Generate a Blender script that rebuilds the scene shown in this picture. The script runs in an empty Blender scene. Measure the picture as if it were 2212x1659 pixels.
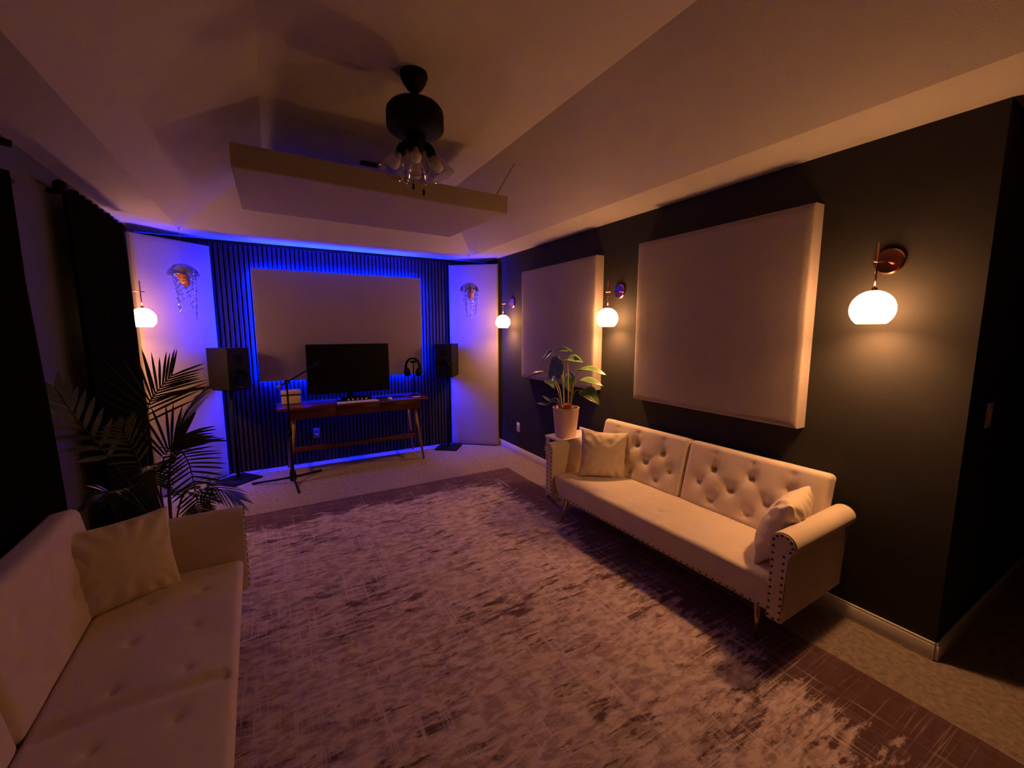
import bpy, bmesh, math, random
from mathutils import Vector, Matrix, noise
C = bpy.context.scene.collection
PI = math.pi
rnd = random.Random(7)

# ------------------------------------------------------------------ render look
sc = bpy.context.scene
sc.view_settings.view_transform = 'Standard'
sc.view_settings.look = 'None'
sc.view_settings.gamma = 1.0
sc.view_settings.use_curve_mapping = False
sc.view_settings.exposure = 0.0
w = bpy.data.worlds.new('night'); sc.world = w; w.use_nodes = True
w.node_tree.nodes['Background'].inputs[0].default_value = (0.0, 0.0, 0.0, 1)
w.node_tree.nodes['Background'].inputs[1].default_value = 0.0

# ------------------------------------------------------------------ materials
def mat(name, col, rough=0.6, metal=0.0, spec=0.5, var=0.0, vscale=8.0, bump=0.0, bscale=60.0, sheen=0.0, stretch=None, trans=0.0, ior=1.45, alpha=1.0):
    m = bpy.data.materials.new(name); m.use_nodes = True
    nt = m.node_tree; b = nt.nodes['Principled BSDF']
    b.inputs['Base Color'].default_value = (*col, 1)
    b.inputs['Roughness'].default_value = rough
    b.inputs['Metallic'].default_value = metal
    b.inputs['Specular IOR Level'].default_value = spec
    b.inputs['Transmission Weight'].default_value = trans
    b.inputs['IOR'].default_value = ior
    b.inputs['Alpha'].default_value = alpha
    if sheen:
        b.inputs['Sheen Weight'].default_value = sheen
        b.inputs['Sheen Roughness'].default_value = 0.4
    tc = nt.nodes.new('ShaderNodeTexCoord')
    src = tc.outputs['Object']
    if stretch:
        mp = nt.nodes.new('ShaderNodeMapping'); mp.inputs['Scale'].default_value = stretch
        nt.links.new(src, mp.inputs[0]); src = mp.outputs[0]
    if var > 0:
        n = nt.nodes.new('ShaderNodeTexNoise'); n.inputs['Scale'].default_value = vscale; n.inputs['Detail'].default_value = 5
        nt.links.new(src, n.inputs['Vector'])
        r = nt.nodes.new('ShaderNodeValToRGB')
        r.color_ramp.elements[0].position = 0.3; r.color_ramp.elements[1].position = 0.7
        r.color_ramp.elements[0].color = (*[c * (1 - var) for c in col], 1)
        r.color_ramp.elements[1].color = (*[min(1, c * (1 + var)) for c in col], 1)
        nt.links.new(n.outputs['Fac'], r.inputs[0]); nt.links.new(r.outputs[0], b.inputs['Base Color'])
    if bump > 0:
        n2 = nt.nodes.new('ShaderNodeTexNoise'); n2.inputs['Scale'].default_value = bscale; n2.inputs['Detail'].default_value = 3
        nt.links.new(src, n2.inputs['Vector'])
        bp = nt.nodes.new('ShaderNodeBump'); bp.inputs['Strength'].default_value = bump; bp.inputs['Distance'].default_value = 0.01
        nt.links.new(n2.outputs['Fac'], bp.inputs['Height']); nt.links.new(bp.outputs[0], b.inputs['Normal'])
    return m

def emit(name, col, strength):
    m = bpy.data.materials.new(name); m.use_nodes = True
    nt = m.node_tree; nt.nodes.clear()
    e = nt.nodes.new('ShaderNodeEmission'); o = nt.nodes.new('ShaderNodeOutputMaterial')
    e.inputs[0].default_value = (*col, 1); e.inputs[1].default_value = strength
    nt.links.new(e.outputs[0], o.inputs[0]); return m

def clear_glass(name, tint, amount=0.12):
    m = bpy.data.materials.new(name); m.use_nodes = True
    nt = m.node_tree; nt.nodes.clear()
    o = nt.nodes.new('ShaderNodeOutputMaterial'); mx = nt.nodes.new('ShaderNodeMixShader')
    t = nt.nodes.new('ShaderNodeBsdfTransparent'); g = nt.nodes.new('ShaderNodeBsdfGlossy')
    t.inputs[0].default_value = (*tint, 1); g.inputs['Roughness'].default_value = 0.08
    f = nt.nodes.new('ShaderNodeLayerWeight'); f.inputs[0].default_value = 0.25
    a = nt.nodes.new('ShaderNodeMath'); a.operation = 'MULTIPLY_ADD'
    a.inputs[1].default_value = 0.55; a.inputs[2].default_value = amount * 0.3
    nt.links.new(f.outputs['Facing'], a.inputs[0]); nt.links.new(a.outputs[0], mx.inputs[0])
    nt.links.new(t.outputs[0], mx.inputs[1]); nt.links.new(g.outputs[0], mx.inputs[2]); nt.links.new(mx.outputs[0], o.inputs[0])
    return m

WARM = (1.0, 0.455, 0.165)
M = {}
M['ceiling'] = mat('ceiling_paint', (0.53, 0.47, 0.43), 0.9, var=0.02, bump=0.15, bscale=180)
M['wall'] = mat('dark_wall_paint', (0.030, 0.026, 0.024), 0.8, spec=0.25, var=0.05, bump=0.1, bscale=150)
M['wall_grey'] = mat('grey_wall_paint', (0.14, 0.13, 0.16), 0.8, spec=0.2, var=0.05, bump=0.1, bscale=150)
M['trim'] = mat('white_trim', (0.75, 0.72, 0.70), 0.4)
M['carpet'] = mat('beige_carpet', (0.28, 0.215, 0.19), 0.95, spec=0.1, var=0.28, vscale=38, bump=0.9, bscale=90)
M['linen'] = mat('beige_linen', (0.34, 0.275, 0.25), 0.85, spec=0.2, var=0.05, vscale=60, bump=0.25, bscale=300)
M['velvet'] = mat('cream_velvet', (0.66, 0.55, 0.46), 0.75, spec=0.2, var=0.05, vscale=5, bump=0.08, bscale=200, sheen=0.15)
M['pillow'] = mat('cream_velvet_pillow', (0.68, 0.57, 0.46), 0.75, spec=0.2, var=0.05, vscale=9, bump=0.08, bscale=200, sheen=0.15)
M['stud'] = mat('dark_bronze_stud', (0.06, 0.035, 0.025), 0.5, metal=0.5)
M['gold'] = mat('rose_gold', (0.80, 0.42, 0.26), 0.3, metal=1.0)
M['copper'] = mat('polished_copper', (0.80, 0.36, 0.24), 0.15, metal=1.0)
M['black'] = mat('matte_black', (0.007, 0.007, 0.008), 0.65, spec=0.12)
M['dimplate'] = mat('dimmed_white_plastic', (0.16, 0.15, 0.15), 0.5)  # white outlet plastic, darkened in colour to stand for the shade under the desk
M['cabinet'] = mat('black_speaker_vinyl', (0.012, 0.010, 0.008), 0.6, spec=0.2, var=0.1)
M['gloss'] = mat('gloss_black', (0.004, 0.004, 0.005), 0.4, spec=0.15)
M['chrome'] = mat('brushed_silver', (0.8, 0.78, 0.76), 0.25, metal=1.0)
M['slat'] = mat('dark_slat_veneer', (0.032, 0.028, 0.033), 0.5, spec=0.22, var=0.12, vscale=6, stretch=(1, 1, 0.1))
M['felt'] = mat('black_felt', (0.008, 0.008, 0.010), 0.95, spec=0.05)
M['curtain'] = mat('black_curtain_cloth', (0.006, 0.005, 0.006), 0.9, spec=0.1, bump=0.1, bscale=120)
M['walnut'] = mat('red_brown_wood', (0.10, 0.026, 0.014), 0.25, spec=0.5, var=0.3, vscale=7, stretch=(0.6, 9, 9))
M['brass_wood'] = mat('light_brown_wood_leg', (0.26, 0.12, 0.06), 0.4, var=0.15, vscale=8, stretch=(6, 6, 0.6))
M['white'] = mat('white_plastic', (0.78, 0.75, 0.75), 0.45)
M['boxcard'] = mat('cream_box', (0.62, 0.48, 0.38), 0.7, var=0.04)
M['pot'] = mat('terracotta_pink_pot', (0.76, 0.53, 0.45), 0.55, var=0.06, bump=0.05, bscale=40, stretch=(1, 1, 0.3))
M['soil'] = mat('potting_soil', (0.015, 0.010, 0.008), 0.95, bump=0.8, bscale=60)
M['leaf'] = mat('palm_leaf_green', (0.035, 0.050, 0.018), 0.4, spec=0.4, var=0.35, vscale=20)
M['monstera'] = mat('glossy_leaf_green', (0.10, 0.17, 0.05), 0.35, spec=0.5, var=0.3, vscale=14)
M['stem'] = mat('pale_green_stem', (0.25, 0.24, 0.10), 0.5)
M['orange'] = mat('orange_ball', (0.60, 0.13, 0.02), 0.35, var=0.15, vscale=12)
M['bulb'] = mat('frosted_white_bulb', (0.80, 0.76, 0.74), 0.35)
M['glass'] = clear_glass('clear_glass_shade', (0.93, 0.91, 0.92), 0.2)
M['film'] = clear_glass('clear_iridescent_film', (0.62, 0.72, 0.80), 0.8)
M['horn'] = mat('amber_brown_glass', (0.42, 0.13, 0.045), 0.3, var=0.4, vscale=18)
M['bell'] = mat('dark_smoked_glass', (0.025, 0.025, 0.030), 0.2, var=0.3, vscale=30)
M['globe'] = emit('lit_opal_glass', WARM, 50.0)
M['lampbulb'] = emit('lit_warm_bulb', WARM, 1100.0)
M['led'] = emit('blue_led_light', (0.0, 0.010, 1.0), 1750.0)
M['wire'] = mat('thin_steel_wire', (0.35, 0.33, 0.33), 0.35, metal=0.8)

def rug_material():
    m = bpy.data.materials.new('distressed_rug_pile'); m.use_nodes = True
    nt = m.node_tree; b = nt.nodes['Principled BSDF']; N = nt.nodes.new; L = nt.links.new
    b.inputs['Roughness'].default_value = 0.9; b.inputs['Specular IOR Level'].default_value = 0.15
    tc = N('ShaderNodeTexCoord'); sep = N('ShaderNodeSeparateXYZ'); L(tc.outputs['Object'], sep.inputs[0])
    def noi(scale, st, det=6, dist=0.0, off=(0, 0, 0)):
        mp = N('ShaderNodeMapping'); mp.inputs['Scale'].default_value = st; mp.inputs['Location'].default_value = off
        L(tc.outputs['Object'], mp.inputs[0]); n = N('ShaderNodeTexNoise')
        n.inputs['Scale'].default_value = scale; n.inputs['Detail'].default_value = det; n.inputs['Distortion'].default_value = dist
        n.inputs['Roughness'].default_value = 0.62
        L(mp.outputs[0], n.inputs['Vector']); return n.outputs['Fac']
    def mth(op, a, c=None, d=None, clamp=False):
        n = N('ShaderNodeMath'); n.operation = op; n.use_clamp = clamp
        for i, v in enumerate((a, c, d)):
            if v is None: continue
            if isinstance(v, (int, float)): n.inputs[i].default_value = v
            else: L(v, n.inputs[i])
        return n.outputs[0]
    def sstep(v, lo, hi):
        n = N('ShaderNodeMapRange'); n.interpolation_type = 'SMOOTHSTEP'
        n.inputs[1].default_value = lo; n.inputs[2].default_value = hi; L(v, n.inputs[0]); return n.outputs[0]
    x, y = sep.outputs[0], sep.outputs[1]
    big = noi(1.6, (1, 1.3, 1), 4)                       # patches of wear
    streak = noi(5.0, (1.0, 5.5, 1), 8, 0.6)             # weft streaks along the width
    cross = noi(13.0, (1.0, 2.0, 1), 6, 0.5, (3, 1, 0))   # warp streaks
    fine = noi(42.0, (1, 2.0, 1), 3)
    # distance to the dark border on the far, window and wall edges
    dx = mth('MINIMUM', mth('SUBTRACT', 1.26, x), mth('ADD', x, 1.66)); dy = mth('SUBTRACT', 1.87, mth('ABSOLUTE', y))
    edge = mth('MINIMUM', dx, dy)
    ef = mth('SUBTRACT', 1.0, mth('DIVIDE', edge, 0.42), None, True)
    blot = noi(7.0, (0.75, 2.5, 1), 8, 0.5, (2, 9, 0))
    dark = mth('ADD', mth('MULTIPLY', streak, 0.30), mth('MULTIPLY', fine, 0.16)); dark = mth('ADD', dark, mth('MULTIPLY', blot, 0.52))
    dark = mth('ADD', dark, mth('MULTIPLY', big, 0.42))
    dark = mth('ADD', dark, mth('MULTIPLY', ef, 0.32))
    dmask = sstep(dark, 0.725, 0.81)
    # light threads: thin ridges of stretched noise
    def ridge(v, c, wd):
        a = mth('ABSOLUTE', mth('SUBTRACT', v, c)); return sstep(mth('SUBTRACT', 1.0, mth('DIVIDE', a, wd), None, True), 0.1, 1.0)
    thr = mth('ADD', ridge(noi(4.0, (0.10, 5.5, 1), 2, 0.1, (0, 5, 0)), 0.5, 0.02), ridge(noi(4.0, (5.5, 0.10, 1), 2, 0.1, (7, 0, 0)), 0.5, 0.02), None, True)
    thr = mth('MULTIPLY', thr, sstep(noi(2.6, (1, 1, 1), 3, 0.0, (4, 4, 0)), 0.38, 0.55))
    thr = mth('MULTIPLY', thr, mth('SUBTRACT', 1.0, mth('MULTIPLY', ef, 0.85)))
    r1 = N('ShaderNodeMix'); r1.data_type = 'RGBA'
    r1.inputs[6].default_value = (0.30, 0.205, 0.22, 1); r1.inputs[7].default_value = (0.58, 0.45, 0.46, 1)
    L(sstep(cross, 0.35, 0.65), r1.inputs[0])
    r2 = N('ShaderNodeMix'); r2.data_type = 'RGBA'; r2.inputs[7].default_value = (0.085, 0.035, 0.042, 1)
    L(r1.outputs[2], r2.inputs[6]); L(mth('MULTIPLY', dmask, 0.93), r2.inputs[0])
    r3 = N('ShaderNodeMix'); r3.data_type = 'RGBA'; r3.inputs[7].default_value = (0.60, 0.48, 0.45, 1)
    L(r2.outputs[2], r3.inputs[6]); L(mth('MULTIPLY', thr, 0.75), r3.inputs[0])
    L(r3.outputs[2], b.inputs['Base Color'])
    bp = N('ShaderNodeBump'); bp.inputs['Strength'].default_value = 0.5; bp.inputs['Distance'].default_value = 0.01
    hh = mth('SUBTRACT', mth('MULTIPLY', fine, 0.7), mth('MULTIPLY', dmask, 0.5)); L(hh, bp.inputs['Height']); L(bp.outputs[0], b.inputs['Normal'])
    return m
M['rug'] = rug_material()

# ------------------------------------------------------------------ mesh helpers
def link(name, bm, m, parent=None, loc=None, smooth=False, rot=None):
    me = bpy.data.meshes.new(name); bmesh.ops.recalc_face_normals(bm, faces=bm.faces); bm.to_mesh(me); bm.free()
    if smooth:
        for p in me.polygons: p.use_smooth = True
    if not smooth:
        for p in me.polygons: p.use_smooth = True
        me.set_sharp_from_angle(angle=math.radians(32))
    me.materials.append(m if not isinstance(m, str) else M[m])
    o = bpy.data.objects.new(name, me); C.objects.link(o)
    if parent: o.parent = parent
    if loc: o.location = loc
    if rot: o.rotation_euler = rot
    return o
def tag(o, label, cat, group=None, kind=None):
    o['label'] = label; o['category'] = cat
    if group: o['group'] = group
    if kind: o['kind'] = kind
    return o
def thing(name, label, cat, loc=(0, 0, 0), rotz=0.0, group=None):
    o = bpy.data.objects.new(name, None); C.objects.link(o)
    o.empty_display_size = 0.05
    o.location = loc; o.rotation_euler = (0, 0, rotz)
    return tag(o, label, cat, group)
def struct(name, bm, m, parent=None):
    o = link(name, bm, m, parent)
    if not parent: o['kind'] = 'structure'
    return o
def copy_tree(o, parent=None):
    c = o.copy(); C.objects.link(c)
    if parent: c.parent = parent
    for ch in list(o.children): copy_tree(ch, c)
    return c
def box(bm, x0, x1, y0, y1, z0, z1, bev=0.0, seg=2):
    t = bmesh.new(); bmesh.ops.create_cube(t, size=1)
    for v in t.verts: v.co = Vector((x0 + (v.co.x + .5) * (x1 - x0), y0 + (v.co.y + .5) * (y1 - y0), z0 + (v.co.z + .5) * (z1 - z0)))
    if bev > 0: bmesh.ops.bevel(t, geom=t.edges[:], offset=bev, segments=seg, affect='EDGES', profile=0.5)
    merge(bm, t)
def merge(bm, t, mtx=None):
    if mtx is not None: bmesh.ops.transform(t, matrix=mtx, verts=t.verts)
    me = bpy.data.meshes.new('tmp'); t.to_mesh(me); t.free(); bm.from_mesh(me); bpy.data.meshes.remove(me)
def B(*a, **k):
    bm = bmesh.new(); box(bm, *a, **k); return bm
def tube(bm, pts, r, seg=8, caps=True, r1=None):
    pts = [Vector(p) for p in pts]; n = len(pts); rings = []
    up = Vector((0, 0, 1))
    for i, p in enumerate(pts):
        d = (pts[min(i + 1, n - 1)] - pts[max(i - 1, 0)]).normalized()
        a = d.cross(up if abs(d.z) < 0.95 else Vector((1, 0, 0))).normalized(); b = d.cross(a)
        rr = r if r1 is None else r + (r1 - r) * i / (n - 1)
        rings.append([bm.verts.new(p + (a * math.cos(2 * PI * k / seg) + b * math.sin(2 * PI * k / seg)) * rr) for k in range(seg)])
    for i in range(n - 1):
        for k in range(seg):
            bm.faces.new((rings[i][k], rings[i][(k + 1) % seg], rings[i + 1][(k + 1) % seg], rings[i + 1][k]))
    if caps:
        bm.faces.new(rings[0][::-1]); bm.faces.new(rings[-1])
def lathe(bm, prof, seg=32, mtx=None, cap0=True, cap1=True):
    t = bmesh.new(); rings = []
    for r, z in prof:
        if r < 1e-6: rings.append([t.verts.new((0, 0, z))])
        else: rings.append([t.verts.new((r * math.cos(2 * PI * k / seg), r * math.sin(2 * PI * k / seg), z)) for k in range(seg)])
    for a, b in zip(rings, rings[1:]):
        for k in range(seg):
            k2 = (k + 1) % seg
            if len(a) == 1 and len(b) == 1: continue
            if len(a) == 1: t.faces.new((a[0], b[k], b[k2]))
            elif len(b) == 1: t.faces.new((a[k], b[0], a[k2]))
            else: t.faces.new((a[k], b[k], b[k2], a[k2]))
    if cap0 and len(rings[0]) > 1: t.faces.new(rings[0])
    if cap1 and len(rings[-1]) > 1: t.faces.new(rings[-1][::-1])
    merge(bm, t, mtx)
def LA(*a, **k):
    bm = bmesh.new(); lathe(bm, *a, **k); return bm
def prism(bm, poly, y0, y1):          # polygon in x,z extruded along y
    a = [bm.verts.new((x, y0, z)) for x, z in poly]; b = [bm.verts.new((x, y1, z)) for x, z in poly]
    n = len(poly)
    for i in range(n): bm.faces.new((a[i], a[(i + 1) % n], b[(i + 1) % n], b[i]))
    bm.faces.new(a[::-1]); bm.faces.new(b)
def catmull(P, n):
    P = [Vector(p) for p in P]; Q = [P[0] * 2 - P[1]] + P + [P[-1] * 2 - P[-2]]; out = []
    for i in range(len(P) - 1):
        p0, p1, p2, p3 = Q[i:i + 4]
        for k in range(n):
            t = k / n
            out.append(0.5 * ((2 * p1) + (p2 - p0) * t + (2 * p0 - 5 * p1 + 4 * p2 - p3) * t * t + (3 * p1 - p0 - 3 * p2 + p3) * t ** 3))
    out.append(P[-1]); return out
def rotm(ax, ang): return Matrix.Rotation(ang, 4, ax)

# ------------------------------------------------------------------ the room
XR, XL, D, H1, H2 = 2.593, -1.03, 5.30, 2.44, 2.889
SR, SL, SD, SN = 2.212, -0.653, 4.846, -0.13
FR, FL, FD, FN = 1.625, 0.035, 4.20, 0.50
YF = -0.75; XA = 4.1
bm = B(XL - .15, XA + .15, YF - .15, D + .15, -0.12, 0.0); struct('floor', bm, 'carpet')
bm = bmesh.new()
def quad(*p): bm.faces.new([bm.verts.new(q) for q in p])
ox0, ox1, oy0, oy1 = XL - .15, XA + .15, YF - .15, D + .15
quad((ox0, oy0, H1), (ox0, oy1, H1), (SL, SD, H1), (SL, SN, H1)); quad((SR, SN, H1), (SR, SD, H1), (ox1, oy1, H1), (ox1, oy0, H1))
quad((ox0, oy1, H1), (ox1, oy1, H1), (SR, SD, H1), (SL, SD, H1)); quad((ox0, oy0, H1), (SL, SN, H1), (SR, SN, H1), (ox1, oy0, H1))
quad((SL, SN, H1), (SL, SD, H1), (FL, FD, H2), (FL, FN, H2)); quad((SR, SN, H1), (FR, FN, H2), (FR, FD, H2), (SR, SD, H1))
quad((SL, SD, H1), (SR, SD, H1), (FR, FD, H2), (FL, FD, H2)); quad((SL, SN, H1), (FL, FN, H2), (FR, FN, H2), (SR, SN, H1))
quad((FL, FN, H2), (FL, FD, H2), (FR, FD, H2), (FR, FN, H2))
quad((ox0, oy0, 3.1), (ox1, oy0, 3.1), (ox1, oy1, 3.1), (ox0, oy1, 3.1))
for a, b_ in (((ox0, oy0), (ox1, oy0)), ((ox1, oy0), (ox1, oy1)), ((ox1, oy1), (ox0, oy1)), ((ox0, oy1), (ox0, oy0))):
    quad((a[0], a[1], H1), (b_[0], b_[1], H1), (b_[0], b_[1], 3.1), (a[0], a[1], 3.1))
bmesh.ops.remove_doubles(bm, verts=bm.verts, dist=1e-4)
struct('ceiling', bm, 'ceiling')
YC = 0.56
struct('wall_right', B(XR, XR + .12, YC, D, 0, H1), 'wall')
struct('wall_alcove', B(XR + .12, XA, YC, YC + .12, 0, H1), 'wall')
struct('wall_alcove_end', B(XA, XA + .12, YF, YC + .12, 0, H1), 'wall')
struct('wall_left', B(XL - .12, XL, YF, D, 0, H1), 'wall_grey')
struct('wall_back', B(XL - .12, XR + .12, D, D + .12, 0, H1), 'wall')
struct('wall_front', B(XL - .12, XA + .12, YF - .12, YF, 0, H1), 'wall')
def base(name, x0, x1, y0, y1, axis):
    t = bmesh.new(); box(t, x0, x1, y0, y1, 0, .074, .001)
    if axis == 'x-': box(t, x0 + .003, x1, y0, y1, .0735, .088, .003)
    elif axis == 'x+': box(t, x0, x1 - .003, y0, y1, .0735, .088, .003)
    else: box(t, x0, x1, y0 + .003, y1, .0735, .088, .003)
    struct(name, t, 'trim')
base('baseboard_right', XR - .013, XR, YC, D, 'x-')
base('baseboard_left', XL, XL + .013, YF, D, 'x+')
base('baseboard_alcove', XR, XA, YC - .013, YC, 'y')

# ------------------------------------------------------------------ slat cladding on the back wall
t = thing('slat_cladding', 'dark vertical slat cladding covering the far wall behind the desk', 'wall cladding', (0, D, 0))
link('felt_backing', B(XL + .02, XR - .02, -.010, -.001, 0.0, 2.405), 'felt', t)
bm = bmesh.new(); x = XL + .03
while x < XR - .05:
    box(bm, x, x + .029, -.030, -.010, 0.0, 2.405, .002, 1); x += .0432
sl = link('slats', bm, 'slat', t); sl['kind'] = 'stuff'

# ------------------------------------------------------------------ fabric absorbers
def absorber_bm(w_, h_, d_, seed):
    """fabric wrapped board in local x (width), z (height), front towards -y; softly rounded edges and slight ripples in the cloth"""
    b_ = bmesh.new(); nx, nz = 40, 40
    r = 0.012
    def prof(e):
        return 0.0 if e >= r else r - math.sqrt(max(0, r * r - (r - e) ** 2))
    us = [0, .15 * r, .4 * r, r]
    def axis(L):
        inner = [r + (L - 2 * r) * k / nx for k in range(1, nx)]
        return us + inner + [L - u for u in reversed(us)]
    ax, az = axis(w_), axis(h_)
    g = []
    for z in az:
        row = []
        for x in ax:
            e = min(x, w_ - x, z, h_ - z)
            y = prof(e)
            if e > r:
                y -= 0.0022 * (noise.noise(Vector((x * 9 + seed, z * 1.6, seed))) + .5) * math.exp(-min(x, w_ - x) * 4)
            row.append(b_.verts.new((x - w_ / 2, y, z)))
        g.append(row)
    for j in range(len(az) - 1):
        for i in range(len(ax) - 1): b_.faces.new((g[j][i], g[j][i + 1], g[j + 1][i + 1], g[j + 1][i]))
    loop = [g[0][i] for i in range(len(ax))] + [g[j][-1] for j in range(1, len(az))] + [g[-1][i] for i in range(len(ax) - 2, -1, -1)] + [g[j][0] for j in range(len(az) - 2, 0, -1)]
    back = [b_.verts.new((v.co.x, d_, v.co.z)) for v in loop]
    for i in range(len(loop)):
        k = (i + 1) % len(loop); b_.faces.new((loop[i], back[i], back[k], loop[k]))
    b_.faces.new(back)
    return b_
def absorber(label, w_, h_, d_, loc, rotz, seed, group='fabric sound absorbers', standoff=0.0):
    t = thing('mounted_sound_absorber', label, 'acoustic board', loc, rotz, group)
    link('fabric_board', absorber_bm(w_, h_, d_, seed), 'linen', t, smooth=False)
    return t
# back wall, lit from behind
cw, cz0, ch = 1.79, 0.985, 1.185
ca = absorber('wide fabric board over the desk with blue light glowing around it', cw, ch, .075, (0.765, 5.16, cz0), 0, 1.0)
bm = bmesh.new(); i = .026; y0, y1 = .090, .103
box(bm, -cw / 2 + i, cw / 2 - i, y0, y1, ch - i - .012, ch - i); box(bm, -cw / 2 + i, cw / 2 - i, y0, y1, i, i + .012)
box(bm, -cw / 2 + i, -cw / 2 + i + .012, y0, y1, i + .012, ch - i - .012); box(bm, cw / 2 - i - .012, cw / 2 - i, y0, y1, i + .012, ch - i - .012)
ls = link('led_strip', bm, 'led', ca); ls['label'] = 'glowing blue light strip'
for sx in (-1, 1):
    for zz in (.2, ch - .2): link('standoff_block', B(sx * .6 - .03, sx * .6 + .03, .0755, .1085, zz - .03, zz + .03), 'black', ca)
# right wall
absorber('large square fabric board above the cream sofa', 1.215, 1.205, .092, (XR - .094, 1.795, .985), -PI / 2, 2.0)
absorber('square fabric board behind the potted plant', 1.25, 1.19, .092, (XR - .094, 3.51, .99), -PI / 2, 3.0)
# corner absorbers
def corner_abs(label, p, q, seed, z0, z1):
    p, q = Vector((*p, 0)), Vector((*q, 0)); d = q - p
    return absorber(label, d.length, z1 - z0, .05, ((p.x + q.x) / 2, (p.y + q.y) / 2, z0), math.atan2(d.y, d.x), seed, 'tall corner absorbers')
corner_abs('tall fabric board across the corner by the wall sconces', (2.045, 5.205), (2.540, 4.79), 4.0, .01, 2.36)
corner_abs('tall fabric board across the corner beside the black curtain', (-.975, 4.79), (-.462, 5.205), 5.0, .01, 2.36)

# ------------------------------------------------------------------ ceiling cloud
t = thing('ceiling_absorber', 'wide fabric board hung flat under the tray ceiling behind the fan', 'acoustic board', (0.755, 2.93, 2.428))
t.rotation_euler = (0.040, 0.016, 0)
bm = absorber_bm(1.77, 1.18, .128, 6.0)
bmesh.ops.transform(bm, matrix=Matrix(((1, 0, 0, 0), (0, 0, 1, 0), (0, 1, 0, 0), (0, 0, 0, 1))), verts=bm.verts)
link('fabric_board', bm, 'linen', t)
def ceiling_z(x, y):
    k = (H2 - H1) / (SR - FR); kl = (H2 - H1) / (FL - SL); kb = (H2 - H1) / (SD - FD)
    return min(H2, H1 + (SR - x) * k, H1 + (x - SL) * kl, H1 + (SD - y) * kb)
def chain_bm(a, b_, pitch=.026):
    a, b_ = Vector(a), Vector(b_); d = b_ - a; n = max(2, int(d.length / pitch)); out = bmesh.new(); q = d.to_track_quat('Z', 'Y').to_matrix().to_4x4()
    for i in range(n):
        c = a + d * ((i + .5) / n); ring = []
        for k in range(9):
            an = 2 * PI * k / 8; ring.append((math.cos(an) * .007, 0, math.sin(an) * .017))
        tt = bmesh.new(); tube(tt, ring, .0024, 5, False)
        merge(out, tt, Matrix.Translation(c) @ q @ rotm('Z', (i % 2) * PI / 2 + .3))
    return out
mw = Matrix.LocRotScale(t.location, t.rotation_euler, None); mi = mw.inverted()
for (x, y, dx) in ((.80, .03, .17), (.80, 1.12, .02), (-.80, 1.12, .02)):
    p = mw @ Vector((x, y, .128)); q = Vector((p.x + dx, p.y + .01, 0)); q.z = ceiling_z(q.x, q.y)
    link('hanging_chain', chain_bm((x, y, .128), mi @ q), 'wire', t)

# ------------------------------------------------------------------ wall sconces
def make_sconce(label, loc, rotz):
    """origin on the wall at the plate centre; local -y points into the room"""
    t = thing('wall_sconce', label, 'wall lamp', loc, rotz, 'globe wall sconces')
    R = rotm('X', PI / 2)
    link('wall_plate', LA([(0, 0), (.060, 0), (.060, .012), (.054, .018), (0, .019)], 40, R), 'copper', t, smooth=False)
    bm = bmesh.new(); tube(bm, [(0, -.018, 0), (0, -.165, -.012)], .0045, 10); link('arm', bm, 'copper', t, smooth=True)
    bm = bmesh.new(); tube(bm, [(0, -.14, .075), (0, -.14, -.15)], .0045, 10); link('rod', bm, 'copper', t, smooth=True)
    g = Vector((0, -.14, -.228)); r = .0865; prof = []
    a0, a1 = math.radians(8), math.radians(141)
    for k in range(25):
        a = a0 + (a1 - a0) * k / 24; prof.append((r * math.sin(a), r * math.cos(a)))
    inner = [(p[0] - .004 if p[0] > .01 else p[0], p[1] - .003 * math.cos(a0 + (a1 - a0) * k / 24)) for k, p in enumerate(prof)]
    bm = LA(prof + inner[::-1], 40, Matrix.Translation(g), False, False)
    gl = link('globe_shade', bm, 'globe', t, smooth=True); gl['label'] = 'glowing opal glass globe'
    link('collar', LA([(0, .012), (.012, .012), (.014, -.004), (0, -.004)], 20, Matrix.Translation(g + Vector((0, 0, r)))), 'copper', t)
    b_ = LA([(0, .03), (.012, .03), (.016, .01), (.030, -.015), (.030, -.030), (.018, -.045), (0, -.050)], 20, Matrix.Translation(g))
    link('bulb', b_, 'lampbulb', t, smooth=True)
    return t
s0 = make_sconce('globe wall sconce over the near end of the cream sofa, at the dark doorway', (XR, .885, 1.855), -PI / 2)
for lab, loc, rz in (('globe wall sconce between the two square fabric boards', (XR, 2.672, 1.855), -PI / 2),
                     ('globe wall sconce at the corner beside the tall fabric board', (XR, 4.490, 1.855), -PI / 2),
                     ('globe wall sconce half hidden by the black curtain', (XL, 4.510, 1.855), PI / 2)):
    c = copy_tree(s0); c.location = loc; c.rotation_euler = (0, 0, rz); c['label'] = lab

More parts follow.
